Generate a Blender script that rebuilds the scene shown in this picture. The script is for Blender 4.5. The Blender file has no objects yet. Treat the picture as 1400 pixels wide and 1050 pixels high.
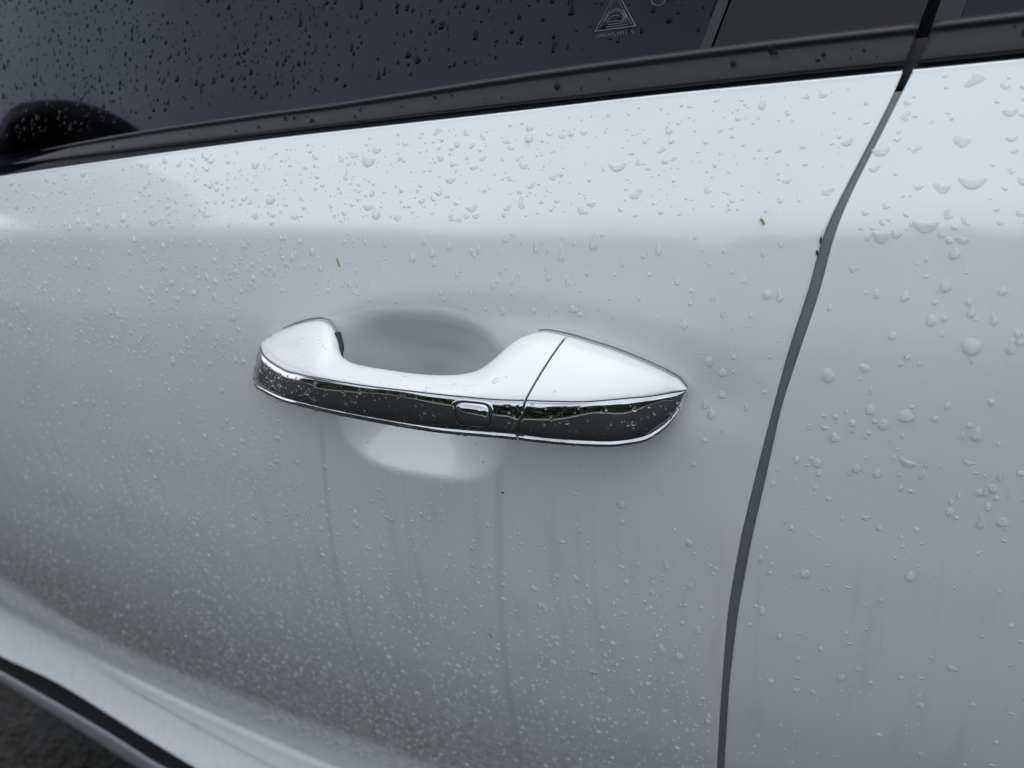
import bpy, math, random
import numpy as np
from mathutils import Matrix, Vector
random.seed(7); rng = np.random.default_rng(11)
SC = bpy.context.scene
COL = SC.collection

# ------------------------------------------------------------ camera
CAM_POS = (0.1759, -0.2967, 0.1595)
def cam_axes(yaw, pitch, roll):
    y, p, r = map(math.radians, (yaw, pitch, roll))
    F = np.array([-math.sin(y)*math.cos(p), math.cos(y)*math.cos(p), -math.sin(p)])
    R = np.array([math.cos(y), math.sin(y), 0.0]); U = np.cross(R, F)
    return R*math.cos(r)+U*math.sin(r), -R*math.sin(r)+U*math.cos(r), F
cr, cu, cf = cam_axes(27, 24, -4)
cam_data = bpy.data.cameras.new('camera')
cam = bpy.data.objects.new('camera', cam_data); COL.objects.link(cam)
cam.matrix_world = Matrix(((cr[0], cu[0], -cf[0], CAM_POS[0]),
                           (cr[1], cu[1], -cf[1], CAM_POS[1]),
                           (cr[2], cu[2], -cf[2], CAM_POS[2]), (0, 0, 0, 1)))
cam_data.sensor_width = 36; cam_data.lens = 36*1052/1400
cam_data.clip_start = 0.01; cam_data.clip_end = 400
cam_data.dof.use_dof = True; cam_data.dof.focus_distance = 0.335; cam_data.dof.aperture_fstop = 9.5
SC.camera = cam

# ------------------------------------------------------------ overcast daylight
SUN_EL, SUN_AZ = math.radians(66), math.radians(20)     # azimuth from +Y clockwise
world = bpy.data.worlds.new('World'); SC.world = world; world.use_nodes = True
nt = world.node_tree; nt.nodes.clear()
def N(t, kind, **kw):
    n = t.nodes.new(kind)
    for k, v in kw.items():
        if k.startswith('_'): setattr(n, k[1:], v)
        else: n.inputs[k].default_value = v
    return n
sky = N(nt, 'ShaderNodeTexSky', _sky_type='NISHITA', _sun_disc=False, _sun_elevation=SUN_EL,
        _sun_rotation=SUN_AZ, _air_density=1.2, _dust_density=1.0)
hs = N(nt, 'ShaderNodeHueSaturation', Saturation=0.29)
tc = N(nt, 'ShaderNodeTexCoord'); sep = N(nt, 'ShaderNodeSeparateXYZ')
grad = N(nt, 'ShaderNodeMapRange'); grad.inputs['From Min'].default_value = -0.05; grad.inputs['From Max'].default_value = 1.0
grad.inputs['To Min'].default_value = 1.10; grad.inputs['To Max'].default_value = 1.14
cl = N(nt, 'ShaderNodeTexNoise', Scale=2.6, Detail=5.0, Roughness=0.55)
clr = N(nt, 'ShaderNodeMapRange'); clr.inputs['From Min'].default_value = 0.3; clr.inputs['From Max'].default_value = 0.7
clr.inputs['To Min'].default_value = 0.66; clr.inputs['To Max'].default_value = 1.34
mul = N(nt, 'ShaderNodeMath', _operation='MULTIPLY')
vm = N(nt, 'ShaderNodeVectorMath', _operation='SCALE')
bg = N(nt, 'ShaderNodeBackground', Strength=0.14); wo = N(nt, 'ShaderNodeOutputWorld')
L = nt.links.new
L(sky.outputs[0], hs.inputs['Color']); L(tc.outputs['Generated'], sep.inputs[0]); L(sep.outputs['Z'], grad.inputs['Value'])
L(tc.outputs['Generated'], cl.inputs['Vector']); L(cl.outputs[0], clr.inputs['Value'])
L(grad.outputs[0], mul.inputs[0]); L(clr.outputs[0], mul.inputs[1])
L(hs.outputs[0], vm.inputs[0]); L(mul.outputs[0], vm.inputs['Scale']); L(vm.outputs[0], bg.inputs['Color']); L(bg.outputs[0], wo.inputs[0])
sd = bpy.data.lights.new('sun', 'SUN'); sd.energy = 0.55; sd.angle = math.radians(100); sd.color = (1.0, 0.97, 0.93)
sun = bpy.data.objects.new('sun', sd); COL.objects.link(sun)
sdir = Vector((math.sin(SUN_AZ)*math.cos(SUN_EL), math.cos(SUN_AZ)*math.cos(SUN_EL), math.sin(SUN_EL)))
sun.rotation_euler = sdir.to_track_quat('Z', 'Y').to_euler()
SC.view_settings.view_transform = 'Standard'; SC.view_settings.look = 'None'
SC.view_settings.exposure = 1.18; SC.view_settings.gamma = 1.0; SC.view_settings.use_curve_mapping = False
SC.render.engine = 'CYCLES'
SC.cycles.max_bounces = 10; SC.cycles.transparent_max_bounces = 16

#<<SURF
# ------------------------------------------------------------ body shape: outer skin y = skin(x, z); x rearward, z up, y into the car
def smooth_table(xs, ys, sig, lo, hi, n=4000):
    g = np.linspace(lo, hi, n); v = np.interp(g, xs, ys)
    k = int(3*sig/(g[1]-g[0])); t = np.arange(-k, k+1)*(g[1]-g[0]); w = np.exp(-t*t/(2*sig*sig)); w /= w.sum()
    return g, np.convolve(np.pad(v, k, mode='edge'), w, mode='valid')
def crease_z(x): return 0.0823+0.052*np.asarray(x, float)
PG, PV = smooth_table([-.70, -.46, -.40, -.34, -.30, -.25, -.20, -.14, -.09, -.05, 0, .03, .06, .10],
                      [.130, .0660, .0500, .0335, .0225, .0110, .0035, -.0008, -.0010, .0014, .0120, .0265, .0420, .0640], .0135, -.70, .10)
CG, CV = smooth_table([-.70, -.46, -.40, -.34, -.30, -.25, -.20, -.14, -.09, -.05, 0, .03, .06, .10],
                      [.130, .0660, .0500, .0335, .0225, .0110, .0035, -.0008, -.0010, .0014, .0120, .0265, .0420, .0640], .0042, -.70, .10)
def sstep(a, b, x):
    t = np.clip((x-a)/(b-a), 0, 1); return t*t*(3-2*t)
def flare_z(x): return -.422-.060*(np.asarray(x, float)+.5)
FG, FV = smooth_table([-.5, -.10, -.055, -.034, -.0141, -.014, .3], [-.35, -.0640, -.026, -.0105, 0, 0, 0], .006, -.3, .2)
def pocket(x, z):
    # hollow behind the grip: rounded, deeper towards the top, about 0.11 x 0.09 m
    cx = -.031+.05*z; zc = .001+.03*(x+.03); up = z > zc
    u = (x-cx)/np.where(up, .0555, .0545); v = (z-zc)/np.where(up, .0420, .0525)
    r = (np.abs(u)**3.2+np.abs(v)**np.where(up, 2.6, 3.2))**(1/3.0)
    d = np.clip(1-r, -.4, 1)
    lo = sstep(.016, -.024, z)                             # crisp rim below, softer above
    q = 1.30*np.logaddexp(0, (d-.03)/.013)*.013; q2 = 1.45*np.logaddexp(0, (d-.05)/.05)*.05
    s = (1-lo)*q2/(1+q2**3)**(1/3)+lo*q/(1+q**4)**.25
    return .0235*s
def dish(x, z):
    # shallow flat around the handle feet
    u = (x-.020)/.110; v = (z-(.008+.02*x))/.041
    r = np.sqrt(u*u+v*v)
    return .0017*(1-sstep(.80, 1.20, r))*sstep(-.004, .022, z)
def skin(x, z):
    x = np.asarray(x, float); z = np.asarray(z, float)
    w = z-crease_z(x)
    k = sstep(-.02, -.06, w)
    y = np.interp(w, CG, CV)*(1-k)+np.interp(w, PG, PV)*k
    f = z-flare_z(x)
    y = y+np.interp(f, FG, FV)
    a = sstep(-.60, -.47, x)                               # pressed rib near the bottom of the door
    wid = np.clip(.0095+.055*(x+.53), .004, .024)
    y = y-a*.0022*(sstep(-.017, -.0215, f)-.75*sstep(.002, -.004, f+.020+wid))
    return y+.10*np.clip(-.25-x, 0, 9)**2
def skin_front(x, z): return skin(x, z)+pocket(x, z)+dish(x, z)
# window glass
def glass_y(x, z): return .052+.42*(np.asarray(z)-.14)+.05*np.clip(-.2-np.asarray(x), 0, 9)**2
#>>SURF

# ------------------------------------------------------------ helpers
def obj(name, mesh, mat=None, parent=None, label=None, cat=None, group=None, kind=None, smooth=True):
    o = bpy.data.objects.new(name, mesh); COL.objects.link(o)
    if mat is not None and mesh is not None:
        if not mesh.materials: mesh.materials.append(mat)
    if parent is not None: o.parent = parent
    for k, v in (('label', label), ('category', cat), ('group', group), ('kind', kind)):
        if v: o[k] = v
    return o
def mesh_from(verts, faces, smooth=True, name='mesh'):
    m = bpy.data.meshes.new(name); m.from_pydata([tuple(map(float, v)) for v in verts], [], [tuple(f) for f in faces])
    m.update()
    if smooth: m.polygons.foreach_set('use_smooth', [True]*len(m.polygons))
    return m
def np_mesh(V, Q, smooth=True, name='mesh'):
    V = np.asarray(V, np.float32); Q = np.asarray(Q, np.int32)
    m = bpy.data.meshes.new(name); k = Q.shape[1]
    m.vertices.add(len(V)); m.vertices.foreach_set('co', V.ravel())
    m.loops.add(Q.size); m.loops.foreach_set('vertex_index', Q.ravel())
    m.polygons.add(len(Q)); m.polygons.foreach_set('loop_start', np.arange(0, Q.size, k, dtype=np.int32))
    m.polygons.foreach_set('loop_total', np.full(len(Q), k, np.int32))
    m.polygons.foreach_set('use_smooth', np.full(len(Q), smooth))
    m.update(calc_edges=True); m.validate(); return m
def grid_faces(nu, nv, wrap_v=False):
    i, j = np.meshgrid(np.arange(nu-1), np.arange(nv if wrap_v else nv-1), indexing='ij')
    a = i*nv+j; b = i*nv+(j+1) % nv
    return np.stack([a, b, b+nv, a+nv], -1).reshape(-1, 4)
def grid_mesh(P, flip=False, **k):                        # P[nu, nv, 3]
    nu, nv = P.shape[:2]; Q = grid_faces(nu, nv)
    if flip: Q = Q[:, ::-1]
    return np_mesh(P.reshape(-1, 3), Q, **k)
def ring_mesh(P, cap=True, flip=False, **k):              # closed rings P[ns, n, 3]
    ns, n = P.shape[:2]; Q = grid_faces(ns, n, True)
    V = P.reshape(-1, 3); 
    if cap:                                               # fan caps written as quads that share the centre vertex
        c0, c1 = P[0].mean(0), P[-1].mean(0); V = np.vstack([V, c0, c1]); k0, k1 = len(V)-2, len(V)-1
        e = []
        for j in range(0, n-1, 2):
            e.append((k0, (j+2) % n, j+1, j)); b = (ns-1)*n; e.append((k1, b+j, b+j+1, b+(j+2) % n))
        if n % 2: pass
        Q = np.vstack([Q, np.array(e)])
    if flip: Q = Q[:, ::-1]
    return np_mesh(V, Q, **k)
def tube(points, r, n=8, closed=False):
    P = np.array(points, float); T = np.gradient(P, axis=0) if not closed else (np.roll(P, -1, 0)-np.roll(P, 1, 0))
    T /= np.linalg.norm(T, axis=1)[:, None]+1e-12
    ref = np.array([0, 1.0, 0]); A = np.cross(T, ref); A /= np.linalg.norm(A, axis=1)[:, None]+1e-12; B = np.cross(T, A)
    th = np.linspace(0, 2*math.pi, n, endpoint=False)
    R = P[:, None]+r*(np.cos(th)[None, :, None]*A[:, None]+np.sin(th)[None, :, None]*B[:, None])
    if closed: R = np.concatenate([R, R[:1]], 0)
    ns = len(R); return R.reshape(-1, 3), grid_faces(ns, n, True)
def merge(parts):
    V, Q, o = [], [], 0
    for v, q in parts: V.append(v); Q.append(q+o); o += len(v)
    return np.vstack(V), np.vstack(Q)
def curve(keys, t):                                       # monotone-ish cubic through rows of keys at 0,1,2,...
    K = np.asarray(keys, float); n = len(K)
    h = 1.0; d = np.diff(K, axis=0); m = np.zeros_like(K)
    m[1:-1] = np.where(d[:-1]*d[1:] > 0, 2*d[:-1]*d[1:]/(d[:-1]+d[1:]+1e-15*np.sign(d[:-1]+d[1:]+1e-30)), 0)*.5+.25*(d[:-1]+d[1:])
    m[0] = d[0]; m[-1] = d[-1]
    t = np.clip(np.asarray(t, float), 0, n-1-1e-9); i = t.astype(int); f = (t-i)[:, None]
    return ((2*f**3-3*f**2+1)*K[i]+(f**3-2*f**2+f)*m[i]+(-2*f**3+3*f**2)*K[i+1]+(f**3-f**2)*m[i+1])

# ------------------------------------------------------------ materials
def material(name):
    m = bpy.data.materials.new(name); m.use_nodes = True; t = m.node_tree
    return m, t, t.nodes['Principled BSDF']
def simple(name, color, rough=.5, metal=0, coat=0, noise=0, nscale=300, bump=0, ior=1.5, coat_rough=.03, spec=.5):
    m, t, b = material(name)
    b.inputs['Roughness'].default_value = rough; b.inputs['Metallic'].default_value = metal
    b.inputs['Coat Weight'].default_value = coat; b.inputs['Coat Roughness'].default_value = coat_rough
    b.inputs['IOR'].default_value = ior; b.inputs['Specular IOR Level'].default_value = spec
    b.inputs['Base Color'].default_value = (*color, 1)
    if noise or bump:
        co = N(t, 'ShaderNodeTexCoord'); nz = N(t, 'ShaderNodeTexNoise', Scale=nscale, Detail=6.0, Roughness=.65)
        t.links.new(co.outputs['Object'], nz.inputs['Vector'])
        if noise:
            mx = N(t, 'ShaderNodeMixRGB'); mx.inputs['Color1'].default_value = (*[c*(1-noise) for c in color], 1)
            mx.inputs['Color2'].default_value = (*[min(1, c*(1+noise)) for c in color], 1)
            t.links.new(nz.outputs[0], mx.inputs['Fac']); t.links.new(mx.outputs[0], b.inputs['Base Color'])
        if bump:
            bp = N(t, 'ShaderNodeBump', Strength=bump, Distance=.0004)
            t.links.new(nz.outputs[0], bp.inputs['Height']); t.links.new(bp.outputs[0], b.inputs['Normal'])
    return m

def paint(name, base, dirt_shade=1.0, metal=.12, coat=1.0):
    m, t, b = material(name); lk = t.links.new
    b.inputs['Roughness'].default_value = .40; b.inputs['Metallic'].default_value = metal
    b.inputs['Coat Weight'].default_value = coat; b.inputs['Coat Roughness'].default_value = .035; b.inputs['Coat IOR'].default_value = 1.55
    co = N(t, 'ShaderNodeTexCoord'); sp = N(t, 'ShaderNodeSeparateXYZ'); lk(co.outputs['Object'], sp.inputs[0])
    col = None
    def mix(prev, fac_out, c2, blend='MIX'):
        mx = N(t, 'ShaderNodeMixRGB', _blend_type=blend); lk(fac_out, mx.inputs['Fac'])
        if isinstance(prev, tuple): mx.inputs['Color1'].default_value = (*prev, 1)
        else: lk(prev, mx.inputs['Color1'])
        mx.inputs['Color2'].default_value = (*c2, 1); return mx.outputs[0]
    def ramp(o, a, c, to=1.0):
        r = N(t, 'ShaderNodeMapRange', _interpolation_type='SMOOTHSTEP'); r.inputs['From Min'].default_value = a; r.inputs['From Max'].default_value = c
        r.inputs['To Max'].default_value = to; lk(o, r.inputs['Value']); return r.outputs[0]
    # traffic film: broad soft clouds, fine grain and thin vertical run-off marks
    n1 = N(t, 'ShaderNodeTexNoise', Scale=14.0, Detail=5.0, Roughness=.6); lk(co.outputs['Object'], n1.inputs['Vector'])
    col = mix(base, ramp(n1.outputs[0], .40, .75, .30*dirt_shade), tuple(c*k for c, k in zip(base, (.86, .86, .84))))
    n2 = N(t, 'ShaderNodeTexNoise', Scale=1500.0, Detail=2.0); lk(co.outputs['Object'], n2.inputs['Vector'])
    col = mix(col, ramp(n2.outputs[0], .70, .78, .55*dirt_shade), (.16, .155, .145))
    mp = N(t, 'ShaderNodeMapping'); mp.inputs['Scale'].default_value = (1, 1, .035); lk(co.outputs['Object'], mp.inputs[0])
    n3 = N(t, 'ShaderNodeTexNoise', Scale=130.0, Detail=3.0, Roughness=.5); lk(mp.outputs[0], n3.inputs['Vector'])
    below = ramp(sp.outputs['Z'], -.01, -.10)
    mm = N(t, 'ShaderNodeMath', _operation='MULTIPLY'); lk(ramp(n3.outputs[0], .52, .72, .30*dirt_shade), mm.inputs[0]); lk(below, mm.inputs[1])
    col = mix(col, mm.outputs[0], tuple(c*k for c, k in zip(base, (.72, .72, .70))))
    # two long run-off marks below the handle
    for x0, z0, m_, wd, am in ((-.096, -.030, .150, .0016, .34), (.015, -.035, .105, .0022, .26), (-.045, -.055, .12, .0010, .14)):
        e1 = N(t, 'ShaderNodeMath', _operation='MULTIPLY_ADD'); e1.inputs[1].default_value = -m_; e1.inputs[2].default_value = m_*z0-x0; lk(sp.outputs['Z'], e1.inputs[0])
        e2 = N(t, 'ShaderNodeMath', _operation='ADD'); lk(sp.outputs['X'], e2.inputs[0]); lk(e1.outputs[0], e2.inputs[1])
        e3 = N(t, 'ShaderNodeMath', _operation='ABSOLUTE'); lk(e2.outputs[0], e3.inputs[0])
        e4 = N(t, 'ShaderNodeMath', _operation='MULTIPLY'); lk(ramp(e3.outputs[0], wd*1.6, wd*.5, am*dirt_shade), e4.inputs[0]); lk(ramp(sp.outputs['Z'], z0+.012, z0-.015), e4.inputs[1])
        col = mix(col, e4.outputs[0], tuple(c*.62 for c in base))
    # grey-brown road grime low on the doors, deepened to paint in the trough's shade
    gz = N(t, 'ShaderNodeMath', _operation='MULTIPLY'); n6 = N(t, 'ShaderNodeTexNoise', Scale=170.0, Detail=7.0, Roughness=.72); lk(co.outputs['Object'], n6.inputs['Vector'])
    g0 = N(t, 'ShaderNodeMath', _operation='MULTIPLY'); lk(ramp(sp.outputs['Z'], -.18, -.37), g0.inputs[0]); lk(ramp(sp.outputs['Z'], -.440, -.405), g0.inputs[1]); lk(g0.outputs[0], gz.inputs[0]); lk(ramp(n6.outputs[0], .28, .66, .85*dirt_shade), gz.inputs[1])
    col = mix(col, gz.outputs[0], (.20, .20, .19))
    lk(col, b.inputs['Base Color'])
    n4 = N(t, 'ShaderNodeTexNoise', Scale=60.0, Detail=4.0); lk(co.outputs['Object'], n4.inputs['Vector'])
    lk(ramp(n4.outputs[0], .0, .75, .13), b.inputs['Coat Roughness'])
    # orange peel of the lacquer
    n5 = N(t, 'ShaderNodeTexNoise', Scale=420.0, Detail=1.0); lk(co.outputs['Object'], n5.inputs['Vector'])
    bp = N(t, 'ShaderNodeBump', Strength=.05, Distance=.0004); lk(n5.outputs[0], bp.inputs['Height']); lk(bp.outputs[0], b.inputs['Coat Normal'])
    return m
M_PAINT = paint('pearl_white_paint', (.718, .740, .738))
M_HPAINT = paint('handle_white_paint', (.655, .668, .67), .5, 0, .45)
M_CHROME = simple('chrome', (.45, .46, .48), .03, 1.0)
M_BLACKRUB = simple('black_rubber', (.012, .012, .013), .7, noise=.3)
M_SEAL = simple('grey_gap_seal', (.15, .16, .165), .45, noise=.25, nscale=180)
M_TRIM = simple('satin_black_trim', (.016, .016, .018), .44, spec=.36, noise=.25, nscale=220, bump=.12)
M_GLOSSB = simple('gloss_black_pillar', (.006, .0055, .0055), .30, noise=.3, nscale=60, spec=.28)
M_INNER = simple('dark_interior', (.02, .021, .025), .8, noise=.4, nscale=30)
def water():
    m, t, b = material('rain_water'); b.inputs['Transmission Weight'].default_value = 1; b.inputs['Roughness'].default_value = 0
    b.inputs['IOR'].default_value = 1.333; b.inputs['Base Color'].default_value = (1, 1, 1, 1); return m
M_WATER = water()
def bead():
    # rain standing on lacquer: clear, refracting, white diffuse painted in for caught sky light
    m, t, b = material('rain_bead'); t.nodes.remove(b); out = t.nodes['Material Output']; lk = t.links.new
    tr = N(t, 'ShaderNodeBsdfTransparent', Color=(.96, .97, .98, 1)); rf = N(t, 'ShaderNodeBsdfRefraction', Roughness=0.0, IOR=1.333)
    df = N(t, 'ShaderNodeBsdfDiffuse', Color=(.92, .94, .96, 1)); gl = N(t, 'ShaderNodeBsdfGlossy', Roughness=.02)
    m1 = N(t, 'ShaderNodeMixShader', Fac=.48); m2 = N(t, 'ShaderNodeMixShader', Fac=.29); m3 = N(t, 'ShaderNodeMixShader')
    ge = N(t, 'ShaderNodeNewGeometry'); inv = N(t, 'ShaderNodeMath', _operation='SUBTRACT'); inv.inputs[0].default_value = 1; lk(ge.outputs['Backfacing'], inv.inputs[1])
    fr = N(t, 'ShaderNodeFresnel', IOR=1.45); ml = N(t, 'ShaderNodeMath', _operation='MULTIPLY'); lk(fr.outputs[0], ml.inputs[0]); lk(inv.outputs[0], ml.inputs[1])
    lk(tr.outputs[0], m1.inputs[1]); lk(rf.outputs[0], m1.inputs[2]); lk(m1.outputs[0], m2.inputs[1]); lk(df.outputs[0], m2.inputs[2])
    lk(m2.outputs[0], m3.inputs[1]); lk(gl.outputs[0], m3.inputs[2]); lk(ml.outputs[0], m3.inputs[0]); lk(m3.outputs[0], out.inputs[0]); return m
M_BEAD = bead()
def wet_spot(name, tint):
    # rain wetted onto dark glass and trim: it kills the sky reflection below it and mirrors a little of its own
    m, t, b = material(name); t.nodes.remove(b); out = t.nodes['Material Output']; lk = t.links.new
    tr = N(t, 'ShaderNodeBsdfTransparent', Color=tint); gl = N(t, 'ShaderNodeBsdfGlossy', Roughness=.02); m3 = N(t, 'ShaderNodeMixShader')
    ge = N(t, 'ShaderNodeNewGeometry'); inv = N(t, 'ShaderNodeMath', _operation='SUBTRACT'); inv.inputs[0].default_value = 1; lk(ge.outputs['Backfacing'], inv.inputs[1])
    fr = N(t, 'ShaderNodeFresnel', IOR=1.24); ml = N(t, 'ShaderNodeMath', _operation='MULTIPLY'); lk(fr.outputs[0], ml.inputs[0]); lk(inv.outputs[0], ml.inputs[1])
    lk(tr.outputs[0], m3.inputs[1]); lk(gl.outputs[0], m3.inputs[2]); lk(ml.outputs[0], m3.inputs[0]); lk(m3.outputs[0], out.inputs[0]); return m
M_WET = wet_spot('rain_on_trim', (.60, .60, .64, 1)); M_WETG = wet_spot('rain_on_glass', (.25, .26, .30, 1))
def glassmat():
    m, t, b = material('tinted_window_glass'); t.nodes.remove(b); out = t.nodes['Material Output']; lk = t.links.new
    tr = N(t, 'ShaderNodeBsdfTransparent', Color=(.20, .23, .30, 1)); gl = N(t, 'ShaderNodeBsdfGlossy', Roughness=.03, Color=(.54, .57, .65, 1))
    fr = N(t, 'ShaderNodeFresnel', IOR=1.52); mx = N(t, 'ShaderNodeMixShader')
    ge = N(t, 'ShaderNodeNewGeometry'); inv = N(t, 'ShaderNodeMath', _operation='SUBTRACT'); inv.inputs[0].default_value = 1; lk(ge.outputs['Backfacing'], inv.inputs[1])
    ml = N(t, 'ShaderNodeMath', _operation='MULTIPLY'); lk(fr.outputs[0], ml.inputs[0]); lk(inv.outputs[0], ml.inputs[1])
    lk(ml.outputs[0], mx.inputs[0]); lk(tr.outputs[0], mx.inputs[1]); lk(gl.outputs[0], mx.inputs[2]); lk(mx.outputs[0], out.inputs[0]); return m
M_GLASS = glassmat()
M_MARK = simple('etched_mark', (.16, .19, .20), .6)

# ------------------------------------------------------------ the car
car = obj('parked_car', None, label='wet pearl white car beaded with rain, front door handle with chrome strip', cat='car')
gl_z = [-.70, -.2197, -.1421, -.0934, -.0509, -.0140, .0171, .0439, .0654, .0853, .0992, .1207, .1342, .1409, .1478, .1631, .30, .46]
gl_x = [.112, .1253, .1280, .1295, .1333, .1382, .1427, .1468, .1515, .1539, .1589, .1674, .1725, .1740, .1762, .1799, .213, .25]
gr_x = [.117, .1302, .1323, .1348, .1386, .1430, .1463, .1517, .1562, .1584, .1623, .1705, .1754, .1783, .1802, .1828, .217, .254]
_g, _l = smooth_table(gl_z, gl_x, .006, -.70, .46); _, _r = smooth_table(gl_z, gr_x, .006, -.70, .46)
def gapL(z): return np.interp(z, _g, _l)
def gapR(z): return np.interp(z, _g, _r)
_b, _bv = smooth_table([-1.0, -.3617, -.2210, -.1365, -.0643, .0165, .0836, .1406, .1743, .2112, .8],
                       [.030, .0988, .1119, .1192, .1244, .1301, .1353, .1384, .1404, .1427, .175], .02, -1.0, .8)
def belt(x): return np.interp(x, _b, _bv)
_e, _ev = smooth_table([-1.0, -.723, -.626, -.534, -.413, .2, .8], [-.478, -.4803, -.4787, -.4876, -.5014, -.57, -.62], .03, -1.0, .8)
def door_bottom(x): return np.interp(x, _e, _ev)

def dense(a, b, segs):
    """positions from a to b; segs = [(from, to, step)]"""
    out = []; x = a
    while x < b-1e-6:
        out.append(x); st = .006
        for lo, hi, s in segs:
            if lo <= x < hi: st = s
        x += st
    out.append(b); return np.array(out)

def door_panel(name, fn, xa, xb, side, label):
    """side='L': right edge follows the shut line; 'R': left edge does"""
    r = .0009
    xs = dense(xa, xb, [(-.66, -.15, .004), (-.15, .135, .0011), (.135, .30, .0025)])
    up = np.concatenate([np.linspace(0, 1, 40)])
    dn = dense(-1.0, 0.0, [(-1.0, -.80, .004), (-.80, -.45, .006), (-.45, -.02, .0028), (-.02, 0, .001)])[:-1]
    rows = np.concatenate([dn, up]); P = np.zeros((len(xs), len(rows), 3))
    for j, s in enumerate(rows):
        x = xs.copy()
        for _ in range(3):
            if s >= 0: z = crease_z(x)+s*(belt(x)-r-crease_z(x))
            else:
                zb = door_bottom(x)+r; z = crease_z(x)+(-s)*(zb-crease_z(x))
            if side == 'L':
                k = sstep(.04, .128, xs); x = xs+(gapL(z)-r+.0003-xb)*k
            else:
                k = 1-sstep(xa, xa+.12, xs); x = xs+(gapR(z)+r-.0003-xa)*k
        P[:, j, 0] = x; P[:, j, 2] = z; P[:, j, 1] = fn(x, z)
    def border(P, axis, end, d):                          # rolled hem and return flange
        E = np.take(P, [-1 if end else 0], axis=axis)
        add = []
        for a in (30, 60, 90):
            a = math.radians(a); add.append(E+np.array(d)*r*math.sin(a)+np.array([0, 1, 0])*r*(1-math.cos(a)))
        add.append(add[-1]+np.array([0, .016, 0]))
        if not end: add = add[::-1]
        return np.concatenate([P]+add, axis=axis) if end else np.concatenate(add+[P], axis=axis)
    P = border(P, 1, True, (0, 0, 1)); P = border(P, 1, False, (0, 0, -1))
    P = border(P, 0, True, (1, 0, 0)); P = border(P, 0, False, (-1, 0, 0))
    return obj(name, grid_mesh(P, flip=False), M_PAINT, car, label=label)
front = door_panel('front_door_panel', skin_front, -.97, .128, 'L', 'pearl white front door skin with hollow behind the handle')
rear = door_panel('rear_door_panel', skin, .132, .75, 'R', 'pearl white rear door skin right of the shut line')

# paint chips along the hem of the front door
for zc_, h in ((.0835, .0032), (.0790, .0022)):
    x = float(gapL(zc_))+.0002; y = float(skin(x, zc_))
    V = []; n = 9
    for i in range(n):
        a = 2*math.pi*i/n; rr = 1+.35*random.uniform(-1, 1)
        V.append((x+.0004*rr*math.cos(a)-.0003, y-.0003, zc_+h*.5*rr*math.sin(a)))
    V2 = [(a, b+.0008, c) for a, b, c in V]
    F = [list(range(n)), list(range(2*n-1, n-1, -1))]+[[i, i+n, (i+1) % n+n, (i+1) % n] for i in range(n)]
    obj('paint_chip', mesh_from(V+V2, F, False), M_BLACKRUB, front, label='dark chip in the paint at the door edge')

# seal inside the shut line, black above the shoulder
def strip_between(za, zb, depth, mat, name, label, ya=None, n=90):
    z = np.linspace(za, zb, n); a, b = gapL(z)-.004, gapR(z)+.004
    prof = np.linspace(0, 1, 9); P = np.zeros((n, 9, 3))
    for k, s in enumerate(prof):
        P[:, k, 0] = a+(b-a)*s; P[:, k, 2] = z
        P[:, k, 1] = np.where(z > .139, glass_y((a+b)/2, z)+.012, skin((a+b)/2, np.minimum(z, .14)))+depth+.0016*(2*s-1)**2
    return obj(name, grid_mesh(P, flip=True), mat, car, label=label)
strip_between(-.70, .1335, .0016, M_SEAL, 'gap_seal', 'grey seal down the gap between the doors')
strip_between(.1335, .46, .017, M_BLACKRUB, 'gap_channel', 'black gap above the shoulder line')

# belt trim under the windows
_t, _tt = smooth_table([-1.0, -.3736, -.3331, -.2951, -.2530, -.2111, -.1399, -.0899, .0148, .05, .10, .1639, .1753, .2090, .8],
                       [.050, .1098, .1140, .1183, .1227, .1268, .1324, .1359, .1455, .1484, .1517, .1555, .1560, .1578, .19], .010, -1.0, .8)
_q, _qt = smooth_table([-1.0, -.3707, -.1391, .0158, .1403, .1741, .2109, .8], [.035, .1037, .1215, .1324, .1405, .1421, .1443, .177], .012, -1.0, .8)
def trim_top(x): return np.interp(x, _t, _tt)
def trim_bot(x): return np.interp(x, _q, _qt)
def bend(x): return .08*np.clip(-.25-x, 0, 9)**2
def belt_trim(name, xa, xb, cut, label):
    n = int((xb-xa)/.004); xs = np.linspace(xa, xb, n); prof = [(0, .024), (0, .003), (.02, .0012), (.06, .0004), (.14, .0002), (.30, .0006), (.50, .0012), (.66, .0018),
            (.74, .0019), (.80, .0012), (.86, .0006), (.92, .0008), (.97, .0018), (1.0, .0032), (1.01, .007), (1.0, .024)]
    P = np.zeros((n, len(prof), 3))
    for k, (s, d) in enumerate(prof):
        z = trim_bot(xs)+(trim_top(xs)-trim_bot(xs))*s; x = xs.copy()
        if cut == 'L': x = xs+(gapL(z)-.0004-xb)*sstep(xb-.05, xb, xs)
        else: x = xs+(gapR(z)+.0004-xa)*(1-sstep(xa, xa+.05, xs))
        P[:, k] = np.stack([x, .037+.0040*s+d+bend(xs), z], -1)
    if cut == 'L': P = np.concatenate([P, P[-1:]+np.array([0, .002, 0]), P[-1:]*[1, 0, 1]+[[[-.001, .06, 0]]]], 0)
    else: P = np.concatenate([P[:1]*[1, 0, 1]+[[[.001, .06, 0]]], P], 0)
    return obj(name, grid_mesh(P), M_TRIM, car, label=label)
ft = belt_trim('belt_trim', -.97, .1745, 'L', 'satin black trim under the front window')
rt = belt_trim('belt_trim', .1795, .75, 'R', 'satin black trim under the rear window')
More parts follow.
